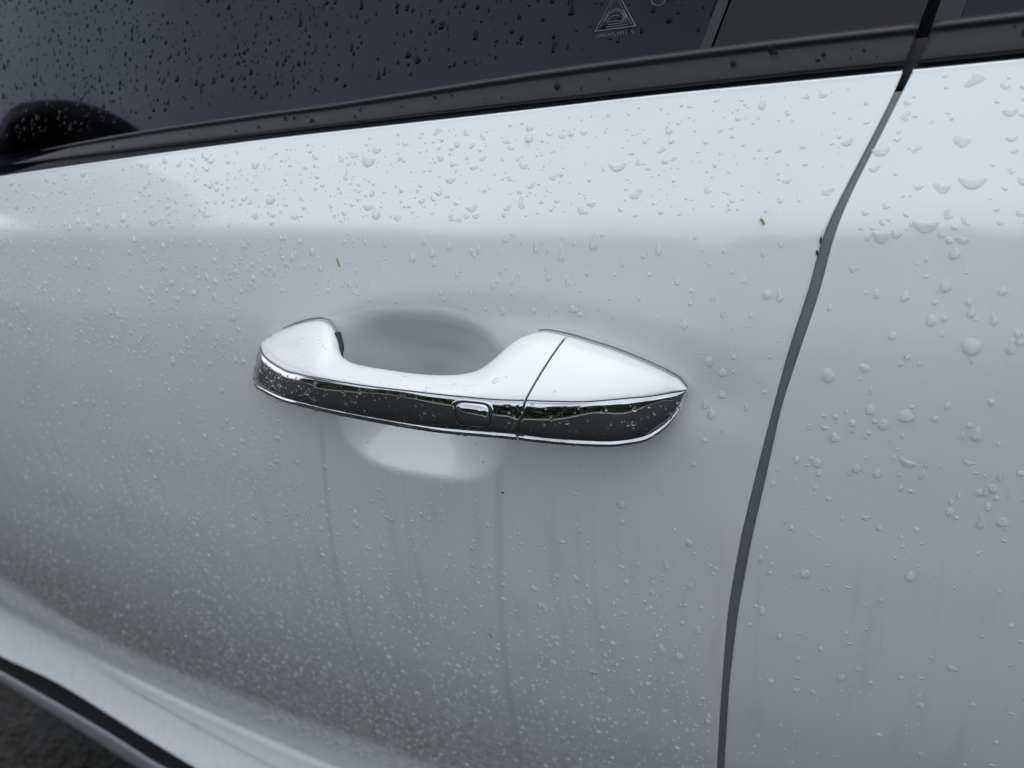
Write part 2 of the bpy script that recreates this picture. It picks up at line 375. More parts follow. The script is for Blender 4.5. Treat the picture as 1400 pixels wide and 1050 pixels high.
# black channel between paint and trim
xs = np.linspace(-.97, .75, 200); P = np.stack([np.stack([xs, skin(xs, belt(xs))+a, belt(xs)+b], -1) for a, b in ((.006, -.006), (.006, .001), (.008, .004), (.014, .010))], 1)
obj('belt_channel', grid_mesh(P), M_BLACKRUB, car)

# window glass, seal, pillar cover
def glass_sheet(name, xa, xb, off, za, zb, mat, label, thick=.004, slant=(0, 0), cutL=None, cutR=None):
    nz, nx = 24, 60; z = np.linspace(0, 1, nz); P = np.zeros((nx, nz, 3))
    for i, s in enumerate(np.linspace(0, 1, nx)):
        zz = za(xa+(xb-xa)*s)+z*(zb-za(xa+(xb-xa)*s)) if callable(za) else za+z*(zb-za)
        l = cutL(zz) if cutL else xa; r_ = cutR(zz) if cutR else xb
        x = l+(r_-l)*s
        P[i, :, 0] = x; P[i, :, 2] = zz; P[i, :, 1] = glass_y(x, zz)+off
    front_ = P; back = P+np.array([0, thick, 0])
    nu, nv = nx, nz; Q = grid_faces(nu, nv); V = np.vstack([front_.reshape(-1, 3), back.reshape(-1, 3)]); o = nu*nv
    Q2 = Q[:, ::-1]+o; side = []
    for i in range(nu-1):
        for j, f in ((0, 1), (nv-1, 0)):
            a, b = i*nv+j, (i+1)*nv+j; side.append((a, b, b+o, a+o) if f else (b, a, a+o, b+o))
    for j in range(nv-1):
        for i, f in ((0, 0), (nu-1, 1)):
            a, b = i*nv+j, i*nv+j+1; side.append((a, b, b+o, a+o) if f else (b, a, a+o, b+o))
    return obj(name, np_mesh(V, np.vstack([Q, Q2, np.array(side)])[:, ::-1], smooth=False), mat, car, label=label)
sl = lambda x0: (lambda z: x0+.29*(z-.1517))
fg = glass_sheet('window_glass', -.97, .10, 0, lambda x: float(trim_top(x))-.012, .45, M_GLASS, 'dark tinted front window glass covered in raindrops', cutR=sl(.1005))
glass_sheet('window_seal', .096, .102, -.0045, .140, .45, M_TRIM, 'narrow upright rubber seal beside the front window', .004, cutL=sl(.0966), cutR=sl(.1010))
glass_sheet('pillar_cover', .1025, .17, -.0050, .140, .45, M_GLOSSB, 'gloss black pillar cover between the windows', .010, cutL=sl(.1022), cutR=lambda z: gapL(z)-.0005)
glass_sheet('window_glass', .19, .75, -.002, .150, .45, M_GLASS, 'dark tinted rear window glass', cutL=lambda z: gapR(z)+.008)
glass_sheet('window_seal', .182, .19, -.006, .145, .45, M_BLACKRUB, 'rubber edge of the rear window', .010, cutL=lambda z: gapR(z)+.0006, cutR=lambda z: gapR(z)+.009)

# safety mark etched in the front glass: triangle with arcs and a line of tiny lettering, round stamp beside it
def gp(u, v, off=-.00025):                                # glass-plane coordinates in mm from the mark's centre
    a = math.radians(3.5); x = .0565+(u*math.cos(a)-v*math.sin(a))*.001; z = .1655+(u*math.sin(a)+v*math.cos(a))*.001*.92
    return (x, float(glass_y(x, z))+off, z)
parts = []
def ln(pts, r=.00016, closed=False): parts.append(tube([gp(*p) for p in pts], r, 5, closed))
ln([(-9, -4.5), (0, 12), (9.5, -4.5)]); ln([(-9, -4.5), (9.5, -4.5)]); ln([(-7.2, -3.4), (0, 9.6), (7.6, -3.4)], .00009); 
for rr in (5.2, 4.4): ln([(rr*math.cos(a), -1.2+rr*math.sin(a)) for a in np.linspace(.15, 3.0, 22)], .00013)
ln([(-3.6, -.9), (-2.6, .4), (-1.2, 1.3), (1.1, 1.3), (2.4, .4), (3.8, -.1), (3.8, -1.2), (-3.6, -1.2), (-3.6, -.9)], .00011)
ln([(-3, -2.4), (3.2, -2.4)], .0001); ln([(-5, -3.4), (5.4, -3.4)], .0001)
for k in range(13):                                       # lettering too small to read in the photograph
    u = -8.6+k*1.42; ln([(u, -7.6), (u, -6.2), (u+.7, -6.2), (u+.6, -7.0)] if k % 3 else [(u, -6.2), (u+.1, -7.6), (u+.8, -7.5)], .00010)
for k in range(6): ln([(2.6+k*.5, -2.2), (2.6+k*.5, 2.2-abs(k-1)*.4)], .00006)
ln([(19.2+3.3*math.cos(a), 6.2+3.3*math.sin(a)) for a in np.linspace(0, 2*math.pi, 26, endpoint=False)], .00013, True)
for k in range(14): u, v = 29+random.uniform(-2, 5), 5+random.uniform(-3, 3); ln([(u, v), (u+.3, v+.2)], .00009)
obj('safety_mark', np_mesh(*merge(parts)), M_MARK, fg, label='etched safety glass mark with triangle, arcs and small round stamp')

# rocker panel, body shell behind the doors and roof: closes the car so no daylight leaks through the gaps
xs = np.linspace(-.97, .75, 160); zt = np.interp(xs, [-.97, -.7561, -.6625, -.5749, -.5019, .75], [-.494, -.5220, -.5342, -.5477, -.5640, -.68])
zb = np.interp(xs, [-.97, -.7659, -.6736, -.6003, -.5484, .75], [-.512, -.5402, -.5579, -.5740, -.5870, -.71])
prof = [(0, .004, .0008), (0, .002, .001), (.15, .0003, 0), (.5, -.0006, 0), (.85, .0003, 0), (1, .002, -.001), (1, .008, -.003), (1, .045, -.004)]
P = np.zeros((160, len(prof), 3))
for k, (s, d, e) in enumerate(prof): P[:, k] = np.stack([xs, .070+d+0*xs, zt+(zb-zt)*s+e], -1)
obj('rocker_panel', grid_mesh(P, flip=True), simple('rocker_paint', (.20, .21, .22), .35, .1, .8, noise=.15, nscale=90, bump=.1), car, label='painted sill strip below the door')
P = np.stack([np.stack([xs, .0735+d+0*xs, zt+e], -1) for d, e in ((0, .0), (.004, -.0005), (.02, .0), (.06, .004), (.062, .03))], 1)
obj('sill_gap', grid_mesh(P), M_BLACKRUB, car)
def box(name, lo, hi, mat, parent=None, **k):
    x0, y0, z0 = lo; x1, y1, z1 = hi
    V = [(x0, y0, z0), (x1, y0, z0), (x1, y1, z0), (x0, y1, z0), (x0, y0, z1), (x1, y0, z1), (x1, y1, z1), (x0, y1, z1)]
    F = [(0, 3, 2, 1), (4, 5, 6, 7), (0, 1, 5, 4), (1, 2, 6, 5), (2, 3, 7, 6), (3, 0, 4, 7)]
    return obj(name, mesh_from(V, F, False), mat, parent, **k)
box('floor_pan', (-.97, .14, -.62), (.75, 1.6, -.52), M_INNER, car)
box('door_core', (-.97, .105, -.52), (.75, .14, .085), M_BLACKRUB, car)
box('far_side', (-.97, 1.6, -.52), (.75, 1.66, .45), M_INNER, car)
box('front_bulkhead', (-1.0, .10, -.52), (-.97, 1.66, .47), M_INNER, car)
box('rear_bulkhead', (.75, .10, -.52), (.78, 1.66, .47), M_INNER, car)
r_ = obj('roof', None)
bpy.data.objects.remove(r_)
P = np.zeros((40, 12, 3))
for j, (y, z) in enumerate([(.180, .440), (.178, .452), (.19, .466), (.23, .485), (.32, .505), (.5, .525), (.9, .535), (1.3, .52), (1.5, .5), (1.6, .47), (1.62, .45), (1.62, .44)]):
    P[:, j] = np.stack([np.linspace(-.99, .77, 40), np.full(40, y), np.full(40, z)], -1)
obj('roof', grid_mesh(P), M_PAINT, car)
# front seat seen through the tinted glass
def seat_part(name, c, s, rot, parent=car):
    import bmesh
    bm = bmesh.new(); bmesh.ops.create_cube(bm, size=1); bmesh.ops.scale(bm, vec=s, verts=bm.verts)
    bmesh.ops.bevel(bm, geom=bm.edges[:], offset=min(s)*.3, segments=3, affect='EDGES')
    bmesh.ops.rotate(bm, matrix=Matrix.Rotation(rot, 3, 'Y'), verts=bm.verts); bmesh.ops.translate(bm, vec=c, verts=bm.verts)
    m = bpy.data.meshes.new(name); bm.to_mesh(m); bm.free(); m.polygons.foreach_set('use_smooth', [True]*len(m.polygons))
    return obj(name, m, M_SEAT, parent)
M_SEAT = simple('seat_cloth', (.05, .052, .06), .85, noise=.3, nscale=120)
seat_part('seat_backrest', (.16, .55, .12), (.14, .50, .62), math.radians(18)); seat_part('seat_cushion', (-.12, .55, -.20), (.52, .50, .14), math.radians(-6))
seat_part('dashboard', (-.85, .8, .02), (.25, 1.3, .25), math.radians(8))

# ------------------------------------------------------------ the handle: rings through inner edge I, outer edge O and lower edge B
KI = [(-.1270,-.001,.0165),(-.1190,.001,.0225),(-.1005,.001,.0303),(-.0886,.001,.0334),(-.0796,-.001,.0342),(-.0710,-.006,.0320),(-.0652,-.012,.0265),
      (-.0592,-.020,.0220),(-.0320,-.024,.0231),(-.0082,-.025,.0235),(.0079,-.024,.0247),(.0173,-.021,.0261),(.0228,-.017,.0287),(.0271,-.011,.0325),
      (.0315,-.005,.0364),(.0368,-.002,.0390),(.0439,.000,.0404),(.0548,.000,.0394),
      (.0660,.000,.0372),(.0757,.000,.0351),(.0888,.000,.0312),(.1000,.000,.0271),(.1045,.000,.0245),(.1070,-.001,.0222),(.1079,-.001,.0210)]
KO = [(-.1262,-.003,.0163),(-.1173,-.012,.0154),(-.1072,-.018,.0144),(-.0895,-.026,.0145),(-.0780,-.030,.0160),(-.0700,-.0325,.0168),(-.0645,-.0338,.0175),
      (-.0590,-.0348,.0180),(-.0340,-.039,.0198),(-.0086,-.042,.0220),(.0079,-.0422,.0226),(.0178,-.0420,.0229),(.0235,-.0415,.0230),(.0275,-.0412,.0230),
      (.0315,-.0407,.0230),(.0368,-.0400,.0230),(.0435,-.0385,.0230),(.0492,-.0370,.0230),
      (.0605,-.0330,.0224),(.0723,-.0280,.0217),(.0860,-.0190,.0210),(.0955,-.0125,.0205),(.1025,-.0065,.0203),(.1060,-.0040,.0204),(.1078,-.0025,.0206)]
KB = [(-.1372,-.002,-.0050),(-.1273,-.012,-.0031),(-.1145,-.0185,-.0020),(-.0950,-.0265,-.0005),(-.0820,-.0305,.0010),(-.0730,-.0325,.0018),(-.0670,-.0338,.0022),
      (-.0610,-.0350,.0026),(-.0340,-.0385,.0040),(-.0080,-.0405,.0051),(.0080,-.0410,.0058),(.0178,-.0408,.0064),(.0235,-.0405,.0067),(.0270,-.0403,.0069),
      (.0310,-.0400,.0071),(.0355,-.0395,.0072),(.0405,-.0385,.0071),(.0445,-.0380,.0070),
      (.0570,-.0345,.0056),(.0685,-.0300,.0042),(.0830,-.0225,.0024),(.0925,-.0155,.0025),(.0990,-.0095,.0055),(.1045,-.0050,.0115),(.1072,-.0020,.0180)]
KI, KO, KB = map(np.array, (KI, KO, KB))
lean = np.interp(np.arange(25), [0, 2, 5, 9, 17, 20, 24], [0, .35, .8, 1, 1, .4, 0])[:, None]
KB = KB+lean*np.array([[.0017, -.0025, .0014]])
def smooth_keys(K, t): return curve(K, t)
def stations(t):
    I, O, B = smooth_keys(KI, t), smooth_keys(KO, t), smooth_keys(KB, t)
    e = 1e-3; T = smooth_keys(KO, np.clip(t+e, 0, 24))-smooth_keys(KO, np.clip(t-e, 0, 24)); T[:, 2] = 0
    T /= np.linalg.norm(T, axis=1)[:, None]; Nn = np.stack([T[:, 1], -T[:, 0], 0*T[:, 0]], -1)
    return I, O, B, Nn
CH = [(0.0, -.0002), (.005, .0001), (.014, .0003), (.03, .00045), (.06, .00065), (.10, .00085), (.20, .0011), (.30, .00130), (.40, .00142), (.50, .00150), (.64, .0015),
      (.78, .0014), (.88, .0010), (.95, .0006), (.985, .0003), (1.0, .0002)]
CHs = np.array([c[0] for c in CH]); CHo = np.array([c[1] for c in CH])
def chrome_ring(t):
    I, O, B, Nn = stations(t); D = B-O; sc = np.clip(np.linalg.norm(D, axis=1)/.014, .1, 1)[:, None]
    r = [O+D*.0+Nn*-.0012*sc]+[O+D*s+Nn*o*sc for s, o in CH]
    z = np.array([[0, 0, 1.0]])
    r += [B+Nn*.0005*sc-z*.0003*sc, B+Nn*.0009*sc-z*.0014*sc, B+Nn*.0010*sc-z*.0019*sc, B+Nn*.0008*sc-z*.0024*sc, B+Nn*.0002*sc-z*.0027*sc, B-Nn*.0010*sc-z*.0028*sc, B-Nn*.0030*sc-z*.0030*sc, O+D*.5-Nn*.0030*sc, O+D*.1-Nn*.0026*sc]
    return np.stack(r, 1)
def shell_ring(t, face=True):
    I, O, B, Nn = stations(t); n = len(t); z = np.array([[0, 0, 1.0]])
    Wd = I-O; wl = np.linalg.norm(Wd, axis=1)[:, None]; wd = Wd/(wl+1e-9)
    # upper normal of the top face
    Tt = np.stack([-Nn[:, 1], Nn[:, 0], 0*Nn[:, 0]], -1)
    up = np.cross(wd, Tt); up *= np.sign(up[:, 2:3]+1e-9); up /= np.linalg.norm(up, axis=1)[:, None]
    mid = sstep(4.0, 7.0, t)*(1-sstep(12.0, 15.5, t))      # 1 over the free grip, 0 over the feet
    rf = np.minimum(.0042, wl*.30)                         # rounding of the inner edge
    r = [O-Nn*.0008-z*.0016, O-Nn*.00015-z*.0006, O-Nn*.0001-z*.0001, O+wd*.0007+up*.0004]
    for s in (.08, .16, .26, .36, .46, .56, .66): r.append(O+wd*np.maximum(wl-rf, wl*.5)*s/.66*1.0+up*(.0004+wl*.055*4*(s/.66*.8)*(1-s/.66*.8)))
    c = r[-1]; 
    inward = np.stack([0*t, 0*t+1, 0*t], -1)
    J = np.stack([I[:, 0], np.where(mid > 0, I[:, 1]*mid+(1-mid)*.006, .006), B[:, 2]*.6+I[:, 2]*.0+.002], -1)
    I0 = I.copy()
    for a in (25, 50, 75): 
        a = math.radians(a); r.append(c+(I0-c)*math.sin(a)-up*(rf*.55*(1-math.cos(a))))
    W1 = I0-up*rf*.55-z*.0015; W1[:, 1] += .0004
    r += [W1, W1*.6+J*.4, W1*.25+J*.75, J, J*.66+(B-Nn*.002)*.34+z*-.0012, J*.33+(B-Nn*.002)*.67-z*.0016, B-Nn*.0022-z*.0016, O*.5+B*.5-Nn*.0022]
    return np.stack(r, 1)
grip_t = np.concatenate([np.array([0, .02, .06, .12, .2, .3, .42]), np.linspace(.55, 16.9, 170), [17.0]])
cap_t = np.concatenate([[17.0], np.linspace(17.1, 23.5, 90), [23.6, 23.7, 23.8, 23.88, 23.94, 23.98, 24.0]])
def shrink(P, sign, d=.00045):                            # set both parts back from the seam and round their ends
    k = -1 if sign > 0 else 0; Tn = (P[-1]-P[-2]) if sign > 0 else (P[0]-P[1]); Tn = Tn.mean(0)/np.linalg.norm(Tn.mean(0))
    end = P[k]-Tn*d; c = end.mean(0); prev = P[k]-Tn*(d+.0006)
    seq = [prev[None], (c+(end-c)*.992-Tn*.0001)[None], (c+(end-c)*.975)[None], (c+(end-c)*.90)[None]]
    return np.concatenate([P[:-2]]+seq, 0) if sign > 0 else np.concatenate(seq[::-1]+[P[2:]], 0)
def soften(P, t):
    Q = P.copy(); k = np.arange(-14, 15); w = np.exp(-(k/6.0)**2/2); w /= w.sum()
    for i in range(len(t)):
        a = float(sstep(.6, 1.6, t[i])*(1-sstep(7.0, 9.0, t[i])))
        if a > 0:
            idx = np.clip(i+k, 0, len(t)-1); m = (P[idx]*w[:, None, None]).sum(0); Q[i] = P[i]*(1-a)+m*a
    Q[:, :4] = P[:, :4]*.7+Q[:, :4]*.3; return Q
handle = obj('door_handle', ring_mesh(shrink(soften(shell_ring(grip_t), grip_t), 1)), M_HPAINT, car, label='white pull grip with chrome strip and lock button')
handle_cap = obj('handle_end_cap', ring_mesh(shrink(shell_ring(cap_t), -1)), M_HPAINT, handle, label='white tapered end cap at the rear of the handle')
obj('chrome_strip', ring_mesh(shrink(chrome_ring(grip_t), 1)), M_CHROME, handle, label='long polished chrome strip along the grip')
obj('chrome_strip', ring_mesh(shrink(chrome_ring(cap_t), -1)), M_CHROME, handle, label='short polished chrome strip on the end cap')
# fine dark joint between the white shell and the chrome
for a_, b_ in ((.3, 16.95), (17.05, 23.8)):
    tt = np.linspace(a_, b_, 160); I_, O_, B_, N_ = stations(tt); V, Q = tube(O_+N_*.0001+np.array([[0, 0, .00005]]), .00026, 6)
    obj('chrome_joint', np_mesh(V, Q), M_BLACKRUB, handle)
# black core filling the seam
core = shell_ring(np.linspace(16.6, 17.4, 9)); cc = core.mean(1, keepdims=True); core = cc+(core-cc)*.94
obj('seam_filler', ring_mesh(core), M_BLACKRUB, handle)
core = chrome_ring(np.linspace(16.8, 17.25, 7)); cc = core.mean(1, keepdims=True); core = cc+(core-cc)*.80
obj('seam_filler', ring_mesh(core), M_BLACKRUB, handle)
# thin gaskets where the feet meet the door
def gasket(t, o=.0009):
    I, O, B, Nn = stations(t)
    top = [(p[0], p[1]+.0012, p[2]-.0003) for p in I]
    return tube(top, .0004, 8)
for a_, b_, lab_ in ((15.5, 24, 'thin dark gasket between end cap and door'), (0, 5.2, 'thin dark gasket at the front foot of the grip')):
    obj('gasket', np_mesh(*gasket(np.linspace(a_, b_, 70))), M_SEAL, handle, label=lab_)
# thin dark crescent along the inner edge of the grip's front foot
V, Q = tube(smooth_keys(KI, np.linspace(5.3, 6.9, 14))+np.array([[-.0012, .0030, -.0022]])*np.linspace(.6, 1.2, 14)[:, None], .0019, 10); obj('foot_crescent', np_mesh(V, Q), M_BLACKRUB, handle)

# surface point of the chrome face: t along the handle, s from top to bottom, h height above it
def face(t, s, h):
    t = np.atleast_1d(t).astype(float); I, O, B, Nn = stations(t); o = np.interp(s, CHs, CHo)
    return (O+(B-O)*np.atleast_1d(s)[:, None]+Nn*(np.atleast_1d(o)[:, None]+h))
tx = np.interp(np.array([.0188, .0345]), KO[:, 0], np.arange(25)); TA, TB = tx
def rrect(n=56, p=5.0, sx=1.0, sy=1.0):
    a = np.linspace(0, 2*math.pi, n, endpoint=False); c, s = np.cos(a), np.sin(a)
    return np.sign(c)*np.abs(c)**(2/p)*sx, np.sign(s)*np.abs(s)**(2/p)*sy
def patch(levels, mat, name, **k):                        # rings of a rounded rectangle, (scale x, scale y, height)
    R = []
    for sx, sy, h in levels:
        u, v = rrect(sx=sx, sy=sy); t = (TA+TB)/2+u*(TB-TA)/2; s = .46+v*.335
        R.append(face(t, s, h))
    R = np.stack(R); n = R.shape[1]; c = R[-1].mean(0)
    V = np.vstack([R.reshape(-1, 3), c]); Q = grid_faces(len(R), n, True); b = (len(R)-1)*n; e = [(len(V)-1, b+j, b+j+1, b+(j+2) % n) for j in range(0, n, 2)]
    return obj(name, np_mesh(V, np.vstack([Q, np.array(e)])[:, ::-1]), mat, handle, **k)
patch([(1.20, 1.22, -.0002), (1.17, 1.19, .00035), (1.12, 1.13, .00045), (1.08, 1.09, .0001), (1.0, 1.0, .0001)], M_CHROME, 'button_surround', label='raised chrome rim around the lock button')
patch([(1.13, 1.13, .00005), (1.08, 1.09, .00025), (1.0, 1.0, .00025), (.5, .5, .0002)], M_BLACKRUB, 'button_groove')
patch([(1.0, 1.0, -.0005), (1.0, 1.0, .0005), (.985, .98, .00095), (.95, .93, .0013), (.88, .84, .0016), (.7, .6, .0018), (.4, .3, .0019)], M_CHROME, 'lock_button', label='small rounded rectangular touch button in the chrome')

# ------------------------------------------------------------ door mirror (ahead of the frame; it shows in the paint and the glass)
mir = obj('door_mirror', None, parent=None); bpy.data.objects.remove(mir)
ns, n = 26, 28; P = np.zeros((ns, n, 3))
for i in range(ns):
    u = -1+2*i/(ns-1); k = (1-abs(u)**2.8)**(1/2.4)*.98+.02
    for j in range(n):
        a = 2*math.pi*j/n; c, s = math.cos(a), math.sin(a)
        P[i, j] = (-.63-.075*k*math.copysign(abs(c)**.5, c)-.012*u, -.19+.115*u, .24+.072*k*math.copysign(abs(s)**.6, s)*(1-.10*u))
mm_ = obj('door_mirror', ring_mesh(P), M_GLOSSB, car)
V, Q = tube([(-.60, .075, .13), (-.62, .01, .15), (-.63, -.06, .175), (-.63, -.10, .19)], .022, 12); obj('mirror_arm', np_mesh(V, Q), M_TRIM, mm_)

# ------------------------------------------------------------ ground and the far side of the lot (seen in the chrome and the paint)
GZ = -.80
def asphalt():
    m, t, b = material('wet_asphalt'); lk = t.links.new; co = N(t, 'ShaderNodeTexCoord')
    v = N(t, 'ShaderNodeTexVoronoi', Scale=120.0); n1 = N(t, 'ShaderNodeTexNoise', Scale=3.0, Detail=6.0)
    lk(co.outputs['Object'], v.inputs['Vector']); lk(co.outputs['Object'], n1.inputs['Vector'])
    cr_ = N(t, 'ShaderNodeValToRGB'); cr_.color_ramp.elements[0].color = (.005, .005, .0055, 1); cr_.color_ramp.elements[1].color = (.035, .034, .032, 1)
    lk(v.outputs['Color'], cr_.inputs[0]); mx = N(t, 'ShaderNodeMixRGB', _blend_type='MULTIPLY', Fac=.6); lk(cr_.outputs[0], mx.inputs[1]); lk(n1.outputs[0], mx.inputs[2])
    lk(mx.outputs[0], b.inputs['Base Color']); mr = N(t, 'ShaderNodeMapRange'); mr.inputs['To Min'].default_value = .5; mr.inputs['To Max'].default_value = .9; b.inputs['Specular IOR Level'].default_value = .12
    lk(n1.outputs[0], mr.inputs[0]); lk(mr.outputs[0], b.inputs['Roughness'])
    bp = N(t, 'ShaderNodeBump', Strength=.8, Distance=.004); lk(v.outputs['Distance'], bp.inputs['Height']); lk(bp.outputs[0], b.inputs['Normal']); return m
V = [(-120, -120, GZ), (120, -120, GZ), (120, 120, GZ), (-120, 120, GZ)]
obj('ground', mesh_from(V, [(0, 1, 2, 3)], False), asphalt(), kind='structure')
# loose gravel in the strip of ground below the sill
gv = []; 
oct_v = np.array([(1, 0, 0), (-1, 0, 0), (0, 1, 0), (0, -1, 0), (0, 0, 1), (0, 0, -1)], float); oct_f = np.array([(0, 2, 4), (2, 1, 4), (1, 3, 4), (3, 0, 4), (2, 0, 5), (1, 2, 5), (3, 1, 5), (0, 3, 5)])
GV, GF = [], []
for k in range(5000):
    c = np.array([rng.uniform(-1.3, -.2), rng.uniform(-.25, .5), GZ+.001]); s = rng.uniform(.0015, .0055)
    v = oct_v*rng.uniform(.6, 1.2, (6, 1))*s; GV.append(v+c); GF.append(oct_f+6*k)
m_ = np_mesh(np.vstack(GV), np.vstack(GF), smooth=False)
obj('gravel', m_, simple('gravel_stone', (.045, .043, .036), .8, spec=.2, noise=.8, nscale=90), label='dark wet gravel on the ground below the sill', cat='gravel', kind='stuff')
M_GRASS = simple('lawn_grass', (.045, .085, .02), .8, noise=.4, nscale=3)
box('lawn', (-60, -26, GZ), (60, -9, GZ+.12), M_GRASS, kind='structure')
box('kerb', (-60, -9, GZ), (60, -8.8, GZ+.13), simple('kerb_concrete', (.40, .39, .37), .8, noise=.2, nscale=4), kind='structure')
# far wood: leaf clumps in front of a dark mass
n = 26000; cx = rng.uniform(-55, 55, n); top = 4.6+.5*np.sin(cx*.35)+.6*np.sin(cx*.9+1)+4.5*sstep(-9, -17, cx)+.5*np.sin(cx*2.3)
cz = GZ+rng.beta(1.3, 1.2, n)*top; cy = -16+rng.normal(0, 1.3, n)
s = rng.uniform(.25, .60, n); A = rng.normal(size=(n, 3)); A /= np.linalg.norm(A, axis=1)[:, None]; Bq = np.cross(A, rng.normal(size=(n, 3))); Bq /= np.linalg.norm(Bq, axis=1)[:, None]
C0 = np.stack([cx, cy, cz], -1); V = np.stack([C0-A*s[:, None], C0+Bq*s[:, None]*.6, C0+A*s[:, None], C0-Bq*s[:, None]*.6], 1).reshape(-1, 3)
obj('far_wood', np_mesh(V, np.arange(4*n).reshape(-1, 4), smooth=False), simple('leaves', (.034, .046, .024), .6, noise=.5, nscale=.8), label='dark green wood mirrored in the chrome strip', cat='trees', kind='stuff')

# ------------------------------------------------------------ raindrops
def drop_mesh(kind, seed, nth=22, levels=(1.0, .93, .80, .62, .40, .18), hgt=.42):
    r = random.Random(seed); ph = [r.uniform(0, 6.28) for _ in range(6)]; am = [r.uniform(.02, .07), r.uniform(.02, .06), r.uniform(.0, .05)]
    th = np.linspace(0, 2*math.pi, nth, endpoint=False); c, s = np.cos(th), np.sin(th)
    rad = 1+am[0]*np.cos(2*th+ph[0])+am[1]*np.cos(3*th+ph[1])+am[2]*np.cos(5*th+ph[2])
    x, y = c*rad, s*rad; top = (0.0, 0.0)
    if kind == 'tear': y = np.where(y > 0, y*r.uniform(1.25, 1.7), y); x = x*(1-.45*sstep(0, 1.9, y)); top = (0, -.28)
    if kind == 'run': y = np.where(y > 0, y*r.uniform(2.6, 3.6), y); x = x*(1-.45*sstep(0, 1.4, y)); top = (0, -.35)
    if kind == 'bean': x = x*1.5; y = y*.7+.28*x*x-.2
    if kind == 'blob':
        q = 1+.28*np.cos(2*th+ph[3])+.20*np.cos(3*th+ph[4])+.10*np.cos(4*th+ph[5]); x, y = c*q*1.15, s*q*.85
    if kind == 'round': y = y*r.uniform(1.0, 1.25); top = (0, -.15)
    V = []
    for i, l in enumerate(levels):
        h = hgt*(1-l*l)**.62 if l < 1 else -.03
        V.append(np.stack([x*l+top[0]*(1-l), y*l+top[1]*(1-l), np.full(nth, h)], -1))
    V.insert(0, V[0]*[1, 1, 0]+[0, 0, -.10])
    V = np.concatenate(V); apex = np.array([[top[0], top[1], hgt], [0, 0, -.10]]); nr = len(levels)+1
    Q = grid_faces(nr, nth, True); b = (nr-1)*nth; k = len(V)
    F = [(k, b+j, b+j+1, b+(j+2) % nth) for j in range(0, nth, 2)]+[(k+1, (j+2) % nth, j+1, j) for j in range(0, nth, 2)]
    return np.vstack([V, apex]), np.vstack([Q, np.array(F)])
HI = {k: [drop_mesh(k, 10*i+hash_, hgt=h) for i in range(5)] for k, h, hash_ in (('round', .40, 1), ('tear', .42, 2), ('run', .40, 3), ('bean', .20, 4), ('blob', .12, 5))}
LO = {k: [drop_mesh(k, 10*i+hash_, 10, (1.0, .84, .50), h) for i in range(4)] for k, h, hash_ in (('round', .48, 1), ('tear', .46, 2), ('run', .42, 3), ('bean', .3, 4), ('blob', .24, 5))}
HM = {k: [np_mesh(V, Q[:, ::-1] if False else Q, name='raindrop') for V, Q in v] for k, v in HI.items()}
HC = {k: [m.copy() for m in v] for k, v in HM.items()}     # the same shapes in clear water, for chrome; HW for trim, HG for glass
for v in HM.values():
    for m in v: m.materials.append(M_BEAD)
HW = {k: [m.copy() for m in v] for k, v in HC.items()}
for v in HC.values():
    for m in v: m.materials.append(M_WATER)
HG = {k: [m.copy() for m in v] for k, v in HW.items()}
for v in HW.values():
    for m in v: m.materials.append(M_WET)
for v in HG.values():
    for m in v: m.materials.append(M_WETG)
def frame_at(fn, x, z, e=4e-4):
    y = float(fn(x, z)); dx = (float(fn(x+e, z))-float(fn(x-e, z)))/(2*e); dz = (float(fn(x, z+e))-float(fn(x, z-e)))/(2*e)
    nrm = np.array([dx, -1, dz]); nrm /= np.linalg.norm(nrm)
    upv = np.array([0, 0, 1.0])-nrm*nrm[2]; upv /= np.linalg.norm(upv); side = np.cross(upv, nrm)
    return np.array([x, y, z]), side, upv, nrm
CAMP = np.array(CAM_POS)
def in_view(p):
    v = p-CAMP; d = v@cf; return d > 0 and abs(v@cr/d) < .675 and abs(v@cu/d) < .51
drops = []                                                # (kind, base, side, up, normal, sx, sy, region)
def add(kind, fr, r, stretch=1.0, turn=0.0, region='', seed=None):
    p, a, b, n = fr; c, s = math.cos(turn), math.sin(turn); a2, b2 = a*c+b*s, -a*s+b*c
    drops.append((kind, p, a2, b2, n, r, r*stretch, region, random.randrange(5) if seed is None else seed))
def pick(w): 
    ks = list(w); return random.choices(ks, [w[k] for k in ks])[0]
def lognorm(med, sg, lo, hi): return float(np.clip(med*math.exp(random.gauss(0, sg)), lo, hi))
clumpn = [(random.uniform(-.6, .3), random.uniform(-.4, .15), random.uniform(.01, .03)) for _ in range(60)]
cells = {}
def free(p, r):
    c = (int(p[0]//.006), int(p[2]//.006))
    for i in (-1, 0, 1):
        for j in (-1, 0, 1):
            for q, rq in cells.get((c[0]+i, c[1]+j), ()):
                if (q[0]-p[0])**2+(q[2]-p[2])**2 < ((r+rq)*1.15)**2: return False
    cells.setdefault(c, []).append((p, r)); return True
def scatter(n, xr, zr, fn, sizes, kinds, region, accept=None, turn=.25):
    k = 0; tries = 0; turn = min(turn*.5, .4)
    while k < n and tries < 60*n:
        tries += 1
        x = random.uniform(*xr); z = random.uniform(*zr)
        if accept and random.random() > accept(x, z): continue
        fr = frame_at(fn, x, z)
        if not in_view(fr[0]): continue
        r = lognorm(*sizes)
        if not free(fr[0], r): continue
        add(pick(kinds), fr, r, random.uniform(.85, 1.3), random.gauss(0, turn), region); k += 1
def on_front(x, z):
    if x > gapL(z)-.004 or z > belt(x)-.004: return 0
    return 1
def off_handle(x, z):
    if not on_front(x, z): return 0
    if -.14 < x < .112 and -.012 < z < .044: 
        return 0
    return 1
